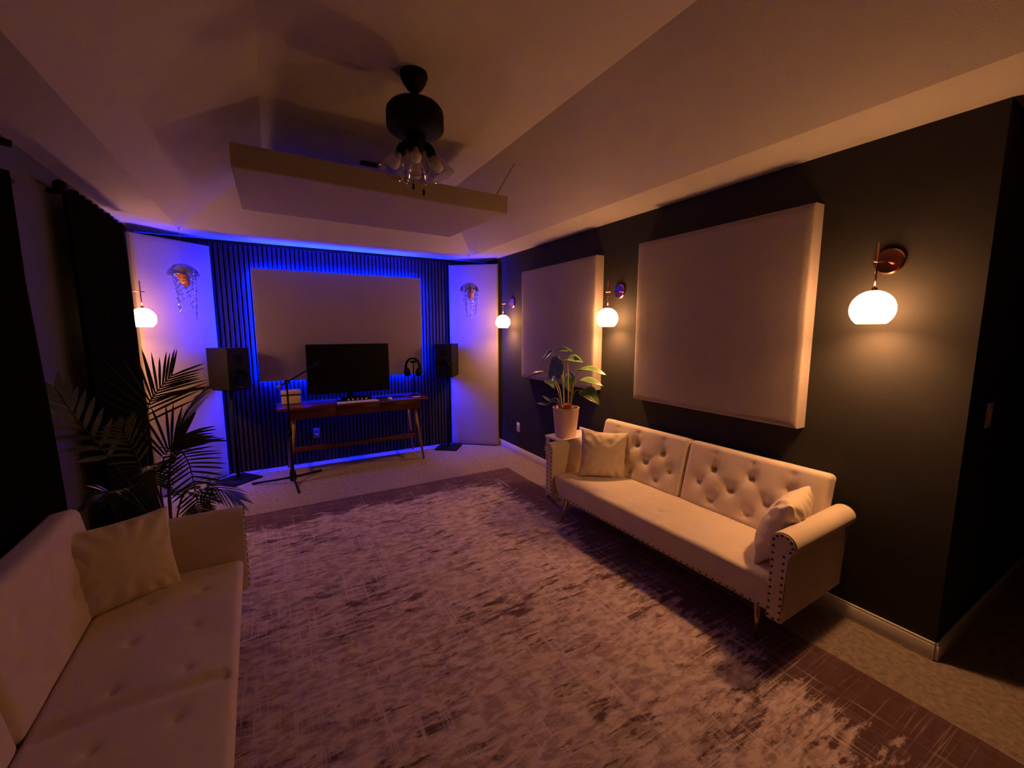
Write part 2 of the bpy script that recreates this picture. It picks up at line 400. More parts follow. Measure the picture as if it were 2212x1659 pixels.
# ------------------------------------------------------------------ ceiling fan without blades
fx, fy = .755, 2.362
t = thing('ceiling_fan', 'black ceiling fan motor without blades, with clear glass lights', 'ceiling fan', (fx, fy, H2))
link('canopy', LA([(0, 0), (.070, 0), (.072, -.018), (.062, -.045), (.040, -.078), (.018, -.096), (0, -.098)], 36), 'black', t, smooth=True)
bm = bmesh.new(); tube(bm, [(0, 0, -.09), (0, 0, -.16)], .0125, 14); link('downrod', bm, 'black', t, smooth=True)
link('motor_housing', LA([(0, -.150), (.09, -.152), (.130, -.164), (.148, -.186), (.152, -.205), (.152, -.272), (.147, -.286), (.125, -.300), (.06, -.308), (0, -.308)], 48), 'black', t, smooth=True)
link('light_hub', LA([(0, -.306), (.052, -.306), (.054, -.345), (.050, -.378), (.03, -.392), (0, -.395)], 32), 'black', t, smooth=True)
for k in range(4):
    an = math.radians(-108 + 90 * k)
    rz = rotm('Z', an); tilt = math.radians(27)
    mm = rz @ Matrix.Translation((.070, 0, -.375)) @ rotm('Y', -tilt)
    bm = bmesh.new(); tube(bm, [(rz @ Vector(p)) for p in ((.035, 0, -.36), (.06, 0, -.352), (.076, 0, -.378))], .014, 10)
    lathe(bm, [(0, .012), (.024, .012), (.027, -.01), (.026, -.038), (0, -.038)], 20, mm); so = link('lamp_socket', bm, 'black', t, smooth=True)
    prof = [(.024, -.03), (.030, -.045), (.047, -.075), (.058, -.105), (.064, -.135), (.073, -.155)]
    link('glass_shade', LA(prof + [(a - .002, b_) for a, b_ in prof[::-1]], 32, mm, False, False), 'glass', t, smooth=True)
    bl = LA([(0, -.035), (.013, -.036), (.014, -.055), (.026, -.085), (.028, -.10), (.022, -.12), (.01, -.129), (0, -.131)], 20, mm)
    link('light_bulb', bl, 'bulb', t, smooth=True)
for (px, py, zl) in ((-.036, -.05, -.592), (.018, -.058, -.616)):
    bm = bmesh.new(); tube(bm, [(px * .6, py * .6, -.38), (px, py, -.45), (px, py, zl + .01)], .0010, 5); pc = link('pull_chain', bm, 'black', t)
    link('chain_fob', LA([(0, .018), (.0045, .012), (.0075, -.004), (.005, -.016), (0, -.018)], 14, Matrix.Translation((px, py, zl))), 'black', pc, smooth=True)

t = thing('ceiling_vent', 'small dark vent slot in the ceiling above the hung fabric board', 'vent', (.81, 3.73, H2))
bm = bmesh.new(); box(bm, -.085, .085, -.035, .035, -.012, -.001, .003); link('vent_frame', bm, 'black', t)
bm = bmesh.new()
for k in range(5): box(bm, -.075, .075, -.028 + k * .013, -.022 + k * .013, -.016, -.0115)
link('vent_slats', bm, 'felt', t)

# ------------------------------------------------------------------ hanging ornaments
def ornament(label, hook, top, seed, rz):
    r_ = random.Random(seed)
    t = thing('hanging_ornament', label, 'hanging ornament', hook, rz, 'jellyfish-like hanging ornaments')
    zt = top - hook[2]
    bm = bmesh.new(); tube(bm, [(0, 0, 0), (0, 0, zt)], .0012, 5); lathe(bm, [(0, .0), (.006, -.003), (.006, -.018), (0, -.022)], 10); link('hanging_wire', bm, 'wire', t)
    pr = [(0, zt), (.03, zt - .004), (.07, zt - .022), (.105, zt - .058), (.12, zt - .10)]
    bm = LA(pr + [(a * .97, b_ - .003) for a, b_ in pr[::-1]], 28, None, False, False)
    link('bell', bm, 'film', t, smooth=True)
    bm = LA([(0, zt - .004), (.035, zt - .010), (.075, zt - .035), (.08, zt - .045), (.04, zt - .03), (0, zt - .02)], 24); link('smoked_cap', bm, 'bell', t, smooth=True)
    pts = [(-.03, -.01, zt - .02), (-.022, -.015, zt - .07), (-.005, -.02, zt - .13), (.006, -.02, zt - .185), (.008, -.02, zt - .205)]
    bm = bmesh.new(); ring = catmull(pts, 5); rr = [.044, .050, .048, .042, .027, .007]
    n = len(ring); rings = []
    for i, p in enumerate(ring):
        f = i / (n - 1) * 5; k = min(4, int(f)); rad = rr[k] + (rr[k + 1] - rr[k]) * (f - k)
        rings.append([bm.verts.new(p + Vector((math.cos(2 * PI * q / 14) * rad, math.sin(2 * PI * q / 14) * rad * .8, 0))) for q in range(14)])
    for i in range(n - 1):
        for q in range(14): bm.faces.new((rings[i][q], rings[i][(q + 1) % 14], rings[i + 1][(q + 1) % 14], rings[i + 1][q]))
    bm.faces.new(rings[0]); bm.faces.new(rings[-1]); hn = link('amber_core', bm, 'horn', t, smooth=True); hn['label'] = 'amber brown tapering core'
    for k in range(9):
        an = 2 * PI * k / 9 + r_.random() * .3; ra = .055 + .05 * r_.random(); ln = .26 + .20 * r_.random() if k % 3 else .18
        bm = bmesh.new(); N_ = 46; prev = None; ph = r_.random() * 6
        for i in range(N_ + 1):
            s = i / N_; z = zt - .05 - ln * s; wv = .013 * math.sin(s * 40 + ph); tw = s * 22 + ph
            c = Vector((math.cos(an) * ra * (1 - .25 * s) + wv * math.sin(an), math.sin(an) * ra * (1 - .25 * s) - wv * math.cos(an), z)); hv = Vector((math.cos(tw), math.sin(tw), .25)) * .008
            a, b_ = bm.verts.new(c + hv), bm.verts.new(c - hv)
            if prev: bm.faces.new((prev[0], a, b_, prev[1]))
            prev = (a, b_)
        tn = link('tentacle', bm, 'film', t, smooth=True)
        md = tn.modifiers.new('s', 'SOLIDIFY'); md.thickness = .0012
ornament('clear jellyfish-like ornament with amber core hanging beside the black curtain', (-.640, 4.82, H1), 2.125, 3, .5)
ornament('clear jellyfish-like ornament with narrow amber core hanging near the wall sconces', (2.165, 4.82, H1), 2.11, 8, 2.2)

# ------------------------------------------------------------------ curtains
def curtain(label, y0, y1, ztop, xc, seed, flare=0.0):
    t = thing('curtain', label, 'curtain', (xc, (y0 + y1) / 2, 0), 0, 'black curtains')
    bm = bmesh.new(); ny = int((y1 - y0) / .008); nz = 14; g = []; z0 = .03
    for j in range(nz + 1):
        s = j / nz; z = ztop - (ztop - z0) * s; row = []
        for i in range(ny + 1):
            u = i / ny; yy = (u - .5) * (y1 - y0) * (0.97 + .03 * s)
            if u > .5: yy += flare * s * (u - .5) * 2
            ph = yy / .105 * 2 * PI + seed + .8 * noise.noise(Vector((yy * 3, s * .7, seed)))
            a = .026 + .012 * noise.noise(Vector((yy * 5, seed, s)))
            row.append(bm.verts.new((a * math.sin(ph) + .008 * s, yy + .008 * math.sin(ph * 2), z)))
        g.append(row)
    for j in range(nz):
        for i in range(ny): bm.faces.new((g[j][i], g[j][i + 1], g[j + 1][i + 1], g[j + 1][i]))
    o = link('cloth', bm, 'curtain', t, smooth=True); md = o.modifiers.new('s', 'SOLIDIFY'); md.thickness = .003
    L = y1 - y0
    bm = bmesh.new(); tube(bm, [(0, -L / 2 - .06, ztop - .02), (0, L / 2 + (.02 if flare else -.01), ztop - .02)], .011, 12); rd = link('curtain_rod', bm, 'black', t, smooth=True)
    for sy, l_ in (((-1, .06), (1, .02)) if flare else ((-1, .06),)):
        link('finial', LA([(0, -.02), (.018, -.018), (.03, 0), (.03, .018), (.018, .035), (0, .04)], 16, Matrix.Translation((0, sy * (L / 2 + l_), ztop - .02)) @ rotm('X', -sy * PI / 2)), 'black', rd, smooth=True)
    for sy in (-1, 1): link('bracket', B(XL - xc + .001, .004, sy * L * .44 - .01, sy * L * .44 + .01, ztop - .035, ztop - .008), 'black', rd)
    return t
curtain('black floor length curtain beside the tall fabric board and palm', 3.36, 4.37, 2.33, -.935, 1.0, .05)
curtain('black floor length curtain behind the back of the dim sofa', 1.15, 2.77, 2.20, -.935, 2.6)
t = thing('wall_fixture', 'small black fixture on the curtain wall just under the ceiling', 'fixture', (XL, 2.76, 2.35))
bm = bmesh.new(); box(bm, .001, .05, -.03, .03, -.02, .02, .006); link('housing', bm, 'black', t)
bm = bmesh.new(); tube(bm, [(.04, 0, 0), (.10, .03, -.008)], .017, 12); link('nozzle', bm, 'black', t, smooth=True)

# ------------------------------------------------------------------ outlets and switch
def outlet(label, loc, rz, plug=False, m='white'):
    t = thing('power_outlet', label, 'outlet', loc, rz)
    link('cover_plate', B(-.035, .035, -.007, -.0005, -.0585, .0585, .002), m, t)
    for s in (-1, 1):
        bm = B(-.017, .017, -.009, -.0065, s * .0195 - .014, s * .0195 + .014, .003); sk = link('socket', bm, m, t)
        bm = bmesh.new()
        for q in (-1, 1): box(bm, q * .006 - .001, q * .006 + .001, -.0094, -.0085, s * .0195 - .002, s * .0195 + .007)
        link('slot', bm, 'black', sk)
    if plug:
        link('plug', LA([(0, 0), (.018, 0), (.018, .022), (.012, .03), (0, .03)], 20, Matrix.Translation((0, -.0095, -.0195)) @ rotm('X', PI / 2)), m, t, smooth=True)
    return t
outlet('white outlet low on the dark wall beside the side table', (XR, 4.353, .342), -PI / 2)
outlet('dim white outlet with a plug on the slat wall under the desk', (.397, D - .031, .345), 0, True, 'dimplate')
t = thing('light_switch', 'dim light switch on the dark alcove wall', 'light switch', (2.885, YC, 1.135), 0)
link('cover_plate', B(-.035, .035, -.007, -.0005, -.0585, .0585, .002), 'white', t)
link('rocker', B(-.016, .016, -.011, -.0065, -.033, .033, .002), 'white', t)

# ------------------------------------------------------------------ rug
bm = bmesh.new(); nx, ny = 90, 120; g = []
for j in range(ny + 1):
    row = []
    for i in range(nx + 1):
        x = -1.26 + 2.52 * i / nx; y = -1.87 + 3.74 * j / ny
        if j in (0, ny): y += .006 * noise.noise(Vector((x * 6, j, 0)))
        if i in (0, nx): x += .006 * noise.noise(Vector((i, y * 6, 0)))
        row.append(bm.verts.new((x, y, .012 + .002 * noise.noise(Vector((x * 3, y * 3, 1))))))
    g.append(row)
for j in range(ny):
    for i in range(nx): bm.faces.new((g[j][i], g[j][i + 1], g[j + 1][i + 1], g[j + 1][i]))
ed = [g[0][i] for i in range(nx + 1)] + [g[j][nx] for j in range(1, ny + 1)] + [g[ny][i] for i in range(nx - 1, -1, -1)] + [g[j][0] for j in range(ny - 1, 0, -1)]
lo = [bm.verts.new((v.co.x, v.co.y, .001)) for v in ed]
for i in range(len(ed)):
    k = (i + 1) % len(ed); bm.faces.new((ed[i], lo[i], lo[k], ed[k]))
rug = link('area_rug', bm, 'rug', None, (.942, 2.07, 0), smooth=False)
tag(rug, 'large distressed rug in faded mauve with a dark border, between the two sofas', 'rug')

# ------------------------------------------------------------------ sofas
def tuft_depth(u, v, pts, segs, d, s, cd, cs):
    z = 0.0
    for (a, b_) in pts:
        q = (u - a) ** 2 + (v - b_) ** 2; z += d * math.exp(-q / (s * s)) + d * .7 * math.exp(-q / (s * s * .12))
    for (a, b_) in segs:
        a, b2 = Vector(a), Vector(b_); p = Vector((u, v)); ab = b2 - a
        tt = max(0, min(1, (p - a).dot(ab) / ab.length_squared)); q = (p - a - ab * tt).length
        z += cd * math.exp(-(q / cs) ** 2) * (1 - .55 * math.sin(PI * tt))
    return z
def cushion(w_, l_, h_, r, pts, segs, d=.018, s=.05, cd=.006, cs=.016, crown=.015, n=(110, 60), wob=.004, seed=0., skirt=0.0):
    """soft block: local u in [0,w], v in [0,l], top at h; sides go down to 0"""
    b_ = bmesh.new()
    def axis(L, k):
        e = [0, .02 * r, .08 * r, .2 * r, .4 * r, .7 * r, r]
        return e + [r + (L - 2 * r) * i / k for i in range(1, k)] + [L - q for q in reversed(e)]
    au, av = axis(w_, n[0]), axis(l_, n[1]); g = []
    for v in av:
        row = []
        for u in au:
            eu, ev = min(u, w_ - u), min(v, l_ - v)
            cx, cy = max(0, r - eu), max(0, r - ev); q = math.hypot(cx, cy)
            drop = r - math.sqrt(max(0, r * r - min(q, r) ** 2))
            fu, fv = math.sin(PI * u / w_), math.sin(PI * v / l_)
            f = min(1, min(eu, ev) / (r * 1.3))
            z = h_ - drop + crown * max(0.0, fu * fv) ** .5 - f * tuft_depth(u, v, pts, segs, d, s, cd, cs) + f * wob * noise.noise(Vector((u * 5 + seed, v * 5, seed)))
            # round the plan corners
            x_, y_ = u, v
            if q > r: 
                x_ = u + (cx - cx * r / q) * (1 if u < w_ / 2 else -1); y_ = v + (cy - cy * r / q) * (1 if v < l_ / 2 else -1)
            row.append(b_.verts.new((x_, y_, z)))
        g.append(row)
    nu, nv = len(au), len(av)
    for j in range(nv - 1):
        for i in range(nu - 1): b_.faces.new((g[j][i], g[j][i + 1], g[j + 1][i + 1], g[j + 1][i]))
    loop = [g[0][i] for i in range(nu)] + [g[j][-1] for j in range(1, nv)] + [g[-1][i] for i in range(nu - 2, -1, -1)] + [g[j][0] for j in range(nv - 2, 0, -1)]
    prev = loop
    for fz in (.6, .2, 0.0):
        cur = [b_.verts.new((v.co.x, v.co.y + skirt * (1 - fz) * (1 - min(1, v.co.y / (l_ * .5))), (h_ - r) * fz)) for v in loop]
        for i in range(len(loop)):
            k = (i + 1) % len(loop); b_.faces.new((prev[i], cur[i], cur[k], prev[k]))
        prev = cur
    b_.faces.new(prev)
    return b_
HALF = .835
def back_tufts(flip):
    P = [(.20, .275), (.44, .285), (.66, .275), (.115, .165), (.335, .175), (.555, .165), (.22, .075), (.46, .07)]
    S = [((.20, .275), (.335, .175)), ((.44, .285), (.555, .165)), ((.66, .275), (.74, .15)), ((.20, .275), (.115, .165)), ((.44, .285), (.335, .175)),
         ((.20, .275), (.20, .37)), ((.44, .285), (.44, .37)), ((.66, .275), (.66, .37)), ((.335, .175), (.22, .075)), ((.555, .165), (.46, .07))]
    if flip: P = [(HALF - a, b_) for a, b_ in P]; S = [((HALF - p[0], p[1]), (HALF - q[0], q[1])) for p, q in S]
    return P, S
STUD = []
def studs(parent, pts, r=.0062):
    for p, nrm in pts:
        if not STUD: o = link('nailhead', LA([(r, 0), (r * .8, r * .45), (0, r * .7)], 10, None, True, False), 'stud'); STUD.append(o)
        else: o = STUD[0].copy(); C.objects.link(o)
        o.parent = parent; o.location = p; o.rotation_euler = Vector(nrm).to_track_quat('Z', 'Y').to_euler()
def make_sofa(label, loc, rotz, seam):
    """local: x along the length, front towards -y"""
    t = thing('tufted_sofa', label, 'sofa', loc, rotz, 'cream tufted sofas')
    ZB = .195
    pts = [(x, y) for x in (.17, .45, .70, .92, 1.17, 1.44) for y in (.15, .34)]
    segs = [((.45, .34), (.70, .15)), ((.92, .15), (1.17, .34))]
    if seam: segs = []; segs.append(((HALF - .01, .04), (HALF, .50)))
    bm = cushion(2 * HALF, .52, .375 - ZB, .026, pts, segs, .011 if seam else .007, .024, .022 if seam else .004, .03 if seam else .02, .014, (130, 46), .006, 2.0, .04)
    st = link('seat', bm, 'velvet', t, (-HALF, -.31, ZB), smooth=True)
    studs(st, [((k * .0398 + .02, .0375, .012), (0, -1, 0)) for k in range(42)])
    lean = math.radians(8 if seam else 14)
    for s in (0, 1):
        P, S = back_tufts(s == 0)
        bm = cushion(HALF - .004, .425, .085, .03, P, S, .010 if seam else .017, .055, .003 if seam else .007, .02, .010, (64, 46), .004, 5.0 + s)
        # lay the block so that its top looks forward (-y) and its v runs up
        mm = Matrix.Translation((-HALF + .002 + s * HALF, .282 if seam else .213, .352)) @ rotm('X', -lean) @ Matrix(((1, 0, 0, 0), (0, 0, -1, 0), (0, 1, 0, 0), (0, 0, 0, 1)))
        bmesh.ops.transform(bm, matrix=mm, verts=bm.verts)
        link('backrest', bm, 'velvet', t, smooth=True)
    for s in (-1, 1):
        c, r = (.887, .575), .054; poly = [(.838, ZB), (.903, ZB), (.907, .52)]
        for k in range(17):
            a = math.radians(-50 + 230 * k / 16); poly.append((c[0] + r * math.cos(a) * 1.05, c[1] + r * math.sin(a)))
        poly.append((.8365, .52)); poly = [(s * x, z) for x, z in poly]
        if s < 0: poly = poly[::-1]
        bm = bmesh.new(); prism(bm, poly, -.325, .285)
        ends = [e for e in bm.edges if abs(e.verts[0].co.y - e.verts[1].co.y) < 1e-6]
        bmesh.ops.bevel(bm, geom=ends, offset=.006, segments=2, affect='EDGES')
        ar = link('arm', bm, 'velvet', t, smooth=False)
        sp = []
        for k in range(11): sp.append(((s * (.847), -.325, ZB + .02 + k * .034), (0, -1, 0)))
        for k in range(10): sp.append(((s * (.895), -.325, ZB + .02 + k * .034), (0, -1, 0)))
        for k in range(7):
            a = math.radians(-35 + 200 * k / 6); sp.append(((s * (c[0] + .041 * math.cos(a)), -.325, c[1] + .041 * math.sin(a)), (0, -1, 0)))
        sp.append(((s * .871, -.325, ZB + .012), (0, -1, 0)))
        studs(ar, sp)
    for sx in (-1, 1):
        for (y, dy) in ((-.24, -.025), (.22, .02)):
            bm = bmesh.new(); tube(bm, [(sx * .745, y + .02, ZB + .004), (sx * .775, y + dy, 0.014 if y < 0 else .002)], .0165, 14, True, .006)
            lg = link('leg', bm, 'gold', t, smooth=True)
    return t
make_sofa('cream tufted sofa against the dark wall under the large fabric board', (2.237, 1.826, 0), -PI / 2 + math.radians(1.5), False)
make_sofa('dim cream tufted sofa along the curtain wall', (-.480, 1.595, 0), PI / 2 + math.radians(1.5), True)

def pillow_bm(a, T, seed):
    b_ = bmesh.new(); n = 34
    def pt(u, v, sg):
        x = u * a * (1 - .075 * (1 - v * v)); y = v * a * (1 - .075 * (1 - u * u))
        h = (max(0, (1 - u * u)) * max(0, (1 - v * v))) ** .42
        e = (1 - h); wr = .010 * noise.noise(Vector((u * 4.5 + seed, v * 4.5, sg))) * (1 - h * .5) * min(1, h * 3)
        rad = .006 * math.sin(math.atan2(v, u) * 15 + seed + 2.5 * noise.noise(Vector((u * 2, v * 2, seed)))) * min(1, h * 2.2) * min(1, (u * u + v * v) * 1.2)
        return (x, y, sg * (T * .5 * h + wr + rad))
    for sg in (1, -1):
        g = [[b_.verts.new(pt(math.sin(PI / 2 * (-1 + 2 * i / n)), math.sin(PI / 2 * (-1 + 2 * j / n)), sg)) for i in range(n + 1)] for j in range(n + 1)]
        for j in range(n):
            for i in range(n): b_.faces.new((g[j][i], g[j][i + 1], g[j + 1][i + 1], g[j + 1][i]))
    bmesh.ops.remove_doubles(b_, verts=b_.verts, dist=.0006)
    return b_
def pillow(label, loc, nrm, spin, a, T, seed):
    o = link('throw_pillow', pillow_bm(a, T, seed), 'pillow', None, loc, smooth=True)
    nz = Vector(nrm).normalized(); up = Vector((0, 0, 1)); yv = (up - nz * up.dot(nz)).normalized(); xv = yv.cross(nz)
    R = Matrix((xv, yv, nz)).transposed().to_4x4() @ rotm('Z', spin)
    o.rotation_euler = R.to_euler()
    return tag(o, label, 'pillow', 'cream throw pillows')
pillow('square cream pillow propped at the sofa arm near the potted plant', (2.235, 2.44, .552), (-.50, -.86, .22), -.09, .185, .15, 1.0)
pillow('cream pillow seen edge on against the near arm of the sofa on the dark wall', (2.215, 1.075, .545), (-.22, .90, .36), .0, .185, .17, 4.0)
pillow('cream pillow at the far arm of the dim sofa', (-.612, 2.30, .543), (.40, -.82, .24), .0, .183, .15, 9.0)

# ------------------------------------------------------------------ desk and what stands on it
DZ = .742
t = thing('writing_desk', 'red-brown wooden desk with drawers and splayed legs, before the slat wall', 'desk', (.80, 4.985, 0), 0)
link('desktop', B(-.79, .79, -.235, .235, DZ - .028, DZ, .006), 'walnut', t)
link('apron', B(-.70, .70, -.19, .20, .612, DZ - .028), 'walnut', t)
for k in range(3):
    x0 = -.70 + k * 1.40 / 3; dr = link('drawer', B(x0 + .003, x0 + 1.40 / 3 - .003, -.205, -.1905, .616, DZ - .032, .002), 'walnut', t)
for sx in (-1, 1):
    for sy in (-1, 1):
        bm = bmesh.new(); tube(bm, [(sx * .635, sy * .16, .612), (sx * .712, sy * .222, .001)], .019, 14, True, .011); link('leg', bm, 'brass_wood', t, smooth=True)
link('stretcher', B(-.67, .67, -.035, .025, .225, .272, .004), 'walnut', t)
for sx in (-1, 1):
    bm = bmesh.new(); tube(bm, [(sx * .682, -.19, .25), (sx * .682, .19, .25)], .014, 10); link('side_rail', bm, 'walnut', t, smooth=True)

t = thing('computer_monitor', 'large black monitor standing on the desk, switched off', 'monitor', (.762, 5.03, DZ))
bm = B(-.44, .44, -.012, .022, .085, .637, .006); link('screen_housing', bm, 'gloss', t)
link('screen', B(-.43, .43, -.0128, -.0118, .10, .628), 'gloss', t)
link('stand_neck', B(-.035, .035, .0225, .05, .01, .30, .006), 'black', t); link('stand_foot', B(-.15, .15, -.06, .12, 0.001, .012, .004), 'black', t)

t = thing('storage_box', 'small cream lidded box at the end of the desk behind the mic stand', 'box', (.155, 5.08, DZ))
link('box_body', B(-.093, .093, -.06, .06, 0.001, .096, .012, 3), 'boxcard', t); link('lid', B(-.097, .097, -.064, .064, .104, .150, .012, 3), 'boxcard', t)
link('band', B(-.092, .092, -.059, .059, .0955, .1045), 'black', t)

t = thing('audio_interface', 'black audio box with silver knobs below the monitor', 'audio interface', (.80, 4.922, DZ))
link('case', B(-.16, .16, -.045, .045, 0.001, .050, .004), 'black', t)
for k, x in enumerate((-.09, -.045, .005, .05, .10)):
    kb = LA([(0, 0), (.010, 0), (.009, .014), (0, .015)], 18, Matrix.Translation((x, -.045, .028)) @ rotm('X', PI / 2)); link('knob', kb, 'chrome', t, smooth=True)

t = thing('keyboard', 'slim white keyboard along the front edge of the desk', 'keyboard', (.80, 4.812, DZ), .0)
link('keyboard_case', B(-.215, .215, -.051, .050, 0.001, .010, .003), 'white', t)
bm = bmesh.new()
for j in range(5):
    n = 14 if j else 6
    for i in range(14):
        if j == 0 and 4 <= i <= 8 and i != 4: continue
        x0 = -.205 + i * .0294; x1 = x0 + (.0265 if not (j == 0 and i == 4) else .0265 + 4 * .0294); box(bm, x0, x1, -.047 + j * .0194, -.047 + j * .0194 + .0165, .0098, .013)
kk = link('keys', bm, 'white', t); kk['kind'] = 'stuff'
t = thing('computer_mouse', 'small white mouse beside the keyboard', 'mouse', (1.155, 4.855, DZ))
bm = LA([(0, .022), (.012, .0215), (.022, .017), (.029, .008), (.030, .002), (0, .001)], 28); bmesh.ops.scale(bm, vec=(1, 1.75, 1), verts=bm.verts); link('mouse_shell', bm, 'white', t, smooth=True)
link('scroll_wheel', LA([(0, -.003), (.006, -.003), (.006, .003), (0, .003)], 12, Matrix.Translation((0, -.028, .0165)) @ rotm('Y', PI / 2)), 'black', t)
card = link('paper_card', B(-.045, .045, -.03, .03, 0.0008, .003), 'white', None, (1.47, 4.86, DZ), rot=(0, 0, -.35)); tag(card, 'small white card by the headphone stand', 'card')
tb = thing('tablet', 'flat slim tablet lying on the desk beside the monitor', 'tablet', (1.20, 4.99, DZ), .0)
link('tablet_case', B(-.16, .16, -.06, .06, 0.001, .010, .004), 'gloss', tb)

t = thing('headphone_stand', 'black headphone stand at the end of the desk', 'headphone stand', (1.475, 4.96, DZ))
link('stand_base', LA([(0, 0.001), (.055, 0.001), (.055, .010), (.02, .016), (0, .016)], 28), 'black', t, smooth=False)
bm = bmesh.new(); tube(bm, [(0, 0, .012), (0, 0, .40)], .007, 10); link('stand_post', bm, 'black', t, smooth=True)
link('stand_saddle', B(-.035, .035, -.02, .02, .40, .425, .008, 2), 'black', t)
t = thing('headphones', 'black over-ear headphones hanging on the stand', 'headphones', (1.470, 4.96, DZ), -.55)
bm = bmesh.new(); pts = [(-.085 * math.cos(a) * 1.0, 0, .335 + .105 * math.sin(a)) for a in [PI * k / 20 for k in range(21)]]
pts = [(-.088, 0, .29)] + pts + [(.088, 0, .29)]
for q in (-.022, -.014, -.006, .002, .010, .018): tube(bm, [(x, y + q, z + .014) for x, y, z in pts], .011, 8)
link('headband', bm, 'gloss', t, smooth=True)
for s in (-1, 1):
    mm = Matrix.Translation((s * .070, 0, .285)) @ rotm('Y', s * (PI / 2 + .15))
    bm = LA([(0, .034), (.034, .032), (.050, .018), (.052, .0), (.046, -.004), (0, -.004)], 26, mm); bmesh.ops.scale(bm, vec=(1, 1, 1), verts=bm.verts); cu = link('ear_cup', bm, 'gloss', t, smooth=True)
    link('ear_pad', LA([(.024, -.004), (.048, -.004), (.053, -.014), (.046, -.026), (.028, -.026), (.02, -.012)], 26, mm, False, False), 'black', cu, smooth=True)
    link('hinge_pin', LA([(0, 0), (.006, 0), (.006, .006), (0, .007)], 12, Matrix.Translation((s * .09, -.02, .325)) @ rotm('X', PI / 2)), 'chrome', cu, smooth=True)

# ------------------------------------------------------------------ speakers and stands
def speaker_and_stand(lab_sp, lab_st, mid, ang, plate):
    """mid: nearest front edge of the cabinet; ang: rotation so that local -y is the front"""
    W, Dp, Hh, zb = .222, .30, .405, .955
    sx = 1 if ang > 0 else -1            # which way it is turned
    loc = Vector((mid[0], mid[1], zb)) - (Matrix.Rotation(ang, 3, 'Z') @ Vector((-sx * W / 2, -Dp / 2, 0)))
    t = thing('loudspeaker', lab_sp, 'speaker', loc, ang, 'black loudspeakers on stands')
    link('cabinet', B(-W / 2, W / 2, -Dp / 2, Dp / 2, 0, Hh, .004), 'cabinet', t)
    Rf = rotm('X', PI / 2)
    link('woofer', LA([(.082, 0), (.082, .006), (.075, .008), (.066, .003), (.058, -.004), (.025, -.022), (.022, -.018), (0, -.012)], 36, Matrix.Translation((0, -Dp / 2 - .0005, .125)) @ Rf, True, False), 'gloss', t, smooth=True)
    link('tweeter', LA([(.045, 0), (.045, .004), (.03, .004), (.014, -.004), (.013, .001), (0, .006)], 30, Matrix.Translation((0, -Dp / 2 - .0005, .30)) @ Rf, True, False), 'gloss', t, smooth=True)
    link('logo_plate', B(-.022, .022, -Dp / 2 - .002, -Dp / 2 - .0003, .017, .021), 'chrome', t)
    st = thing('speaker_stand', lab_st, 'speaker stand', (loc.x, loc.y, 0), ang, 'speaker stands')
    link('top_plate', B(-.10, .10, -.12, .12, zb - .012, zb - .001, .002), 'black', st)
    bm = bmesh.new(); tube(bm, [(0, 0, .016), (0, 0, zb - .012)], .0175, 16); link('pole', bm, 'black', st, smooth=True)
    link('base_plate', B(-plate / 2, plate / 2, -plate / 2, plate / 2, .001, .016, .003), 'black', st)
    link('pole_collar', LA([(0, .016), (.036, .016), (.036, .024), (.02, .03), (0, .03)], 24), 'black', st, smooth=False)
    link('bolt', LA([(0, .016), (.009, .016), (.009, .028), (0, .03)], 10, Matrix.Translation((.02, -.055, 0))), 'chrome', st)
    return t
speaker_and_stand('black loudspeaker angled beside the palm and black curtain', 'black stand under the loudspeaker beside the palm', (-.370, 4.82), math.radians(38), .31)
speaker_and_stand('black loudspeaker angled beside the headphones', 'black stand under the loudspeaker by the tall corner board', (1.935, 4.865), math.radians(-38), .29)

# ------------------------------------------------------------------ microphone stand
t = thing('microphone_stand', 'black boom microphone stand on flat legs in front of the desk', 'microphone stand', (.112, 4.62, 0))
bm = bmesh.new(); tube(bm, [(0, 0, .05), (0, 0, .52)], .013, 12); tube(bm, [(0, 0, .52), (0, 0, 1.03)], .009, 12); link('pole', bm, 'black', t, smooth=True)
link('clutch', LA([(0, -.03), (.017, -.03), (.019, 0), (.017, .03), (0, .03)], 16, Matrix.Translation((0, 0, .52))), 'black', t, smooth=True)
link('hub', LA([(0, .03), (.026, .03), (.032, .06), (.026, .12), (.016, .14), (0, .14)], 18), 'black', t, smooth=True)
for px, py in ((.031, -.31), (-.35, .16), (.272, .265)):
    bm = bmesh.new(); tube(bm, [(px * .05, py * .05, .065), (px * .45, py * .45, .040), (px, py, .012)], .010, 10); lg = link('leg', bm, 'black', t, smooth=True)
    d = Vector((px, py, 0)).normalized(); bm = bmesh.new(); tube(bm, [Vector((px, py, .011)) - d * .03, Vector((px, py, .011)) + d * .012], .0115, 10); link('rubber_foot', bm, 'black', lg, smooth=True)
link('boom_joint', LA([(0, -.02), (.022, -.02), (.022, .02), (0, .02)], 16, Matrix.Translation((0, -.012, 1.03)) @ rotm('X', PI / 2)), 'black', t)
bm = bmesh.new(); tube(bm, [(-.075, 0, .985), (.21, .10, 1.137)], .0075, 10); link('boom_arm', bm, 'black', t, smooth=True)
link('joint_knob', LA([(0, 0), (.007, 0), (.007, .012), (0, .014)], 12, Matrix.Translation((.002, -.035, 1.032)) @ rotm('X', PI / 2)), 'chrome', t)
link('counterweight', LA([(0, -.02), (.013, -.02), (.013, .02), (0, .02)], 14, Matrix.Translation((-.068, 0, .989)) @ rotm('Y', 1.07)), 'chrome', t)
t = thing('microphone', 'black microphone at the raised end of the boom beside the monitor', 'microphone', (.330, 4.725, 1.142))
d = Vector((.33 + .075, .16, .215)).normalized(); q = d.to_track_quat('Z', 'Y').to_matrix().to_4x4()
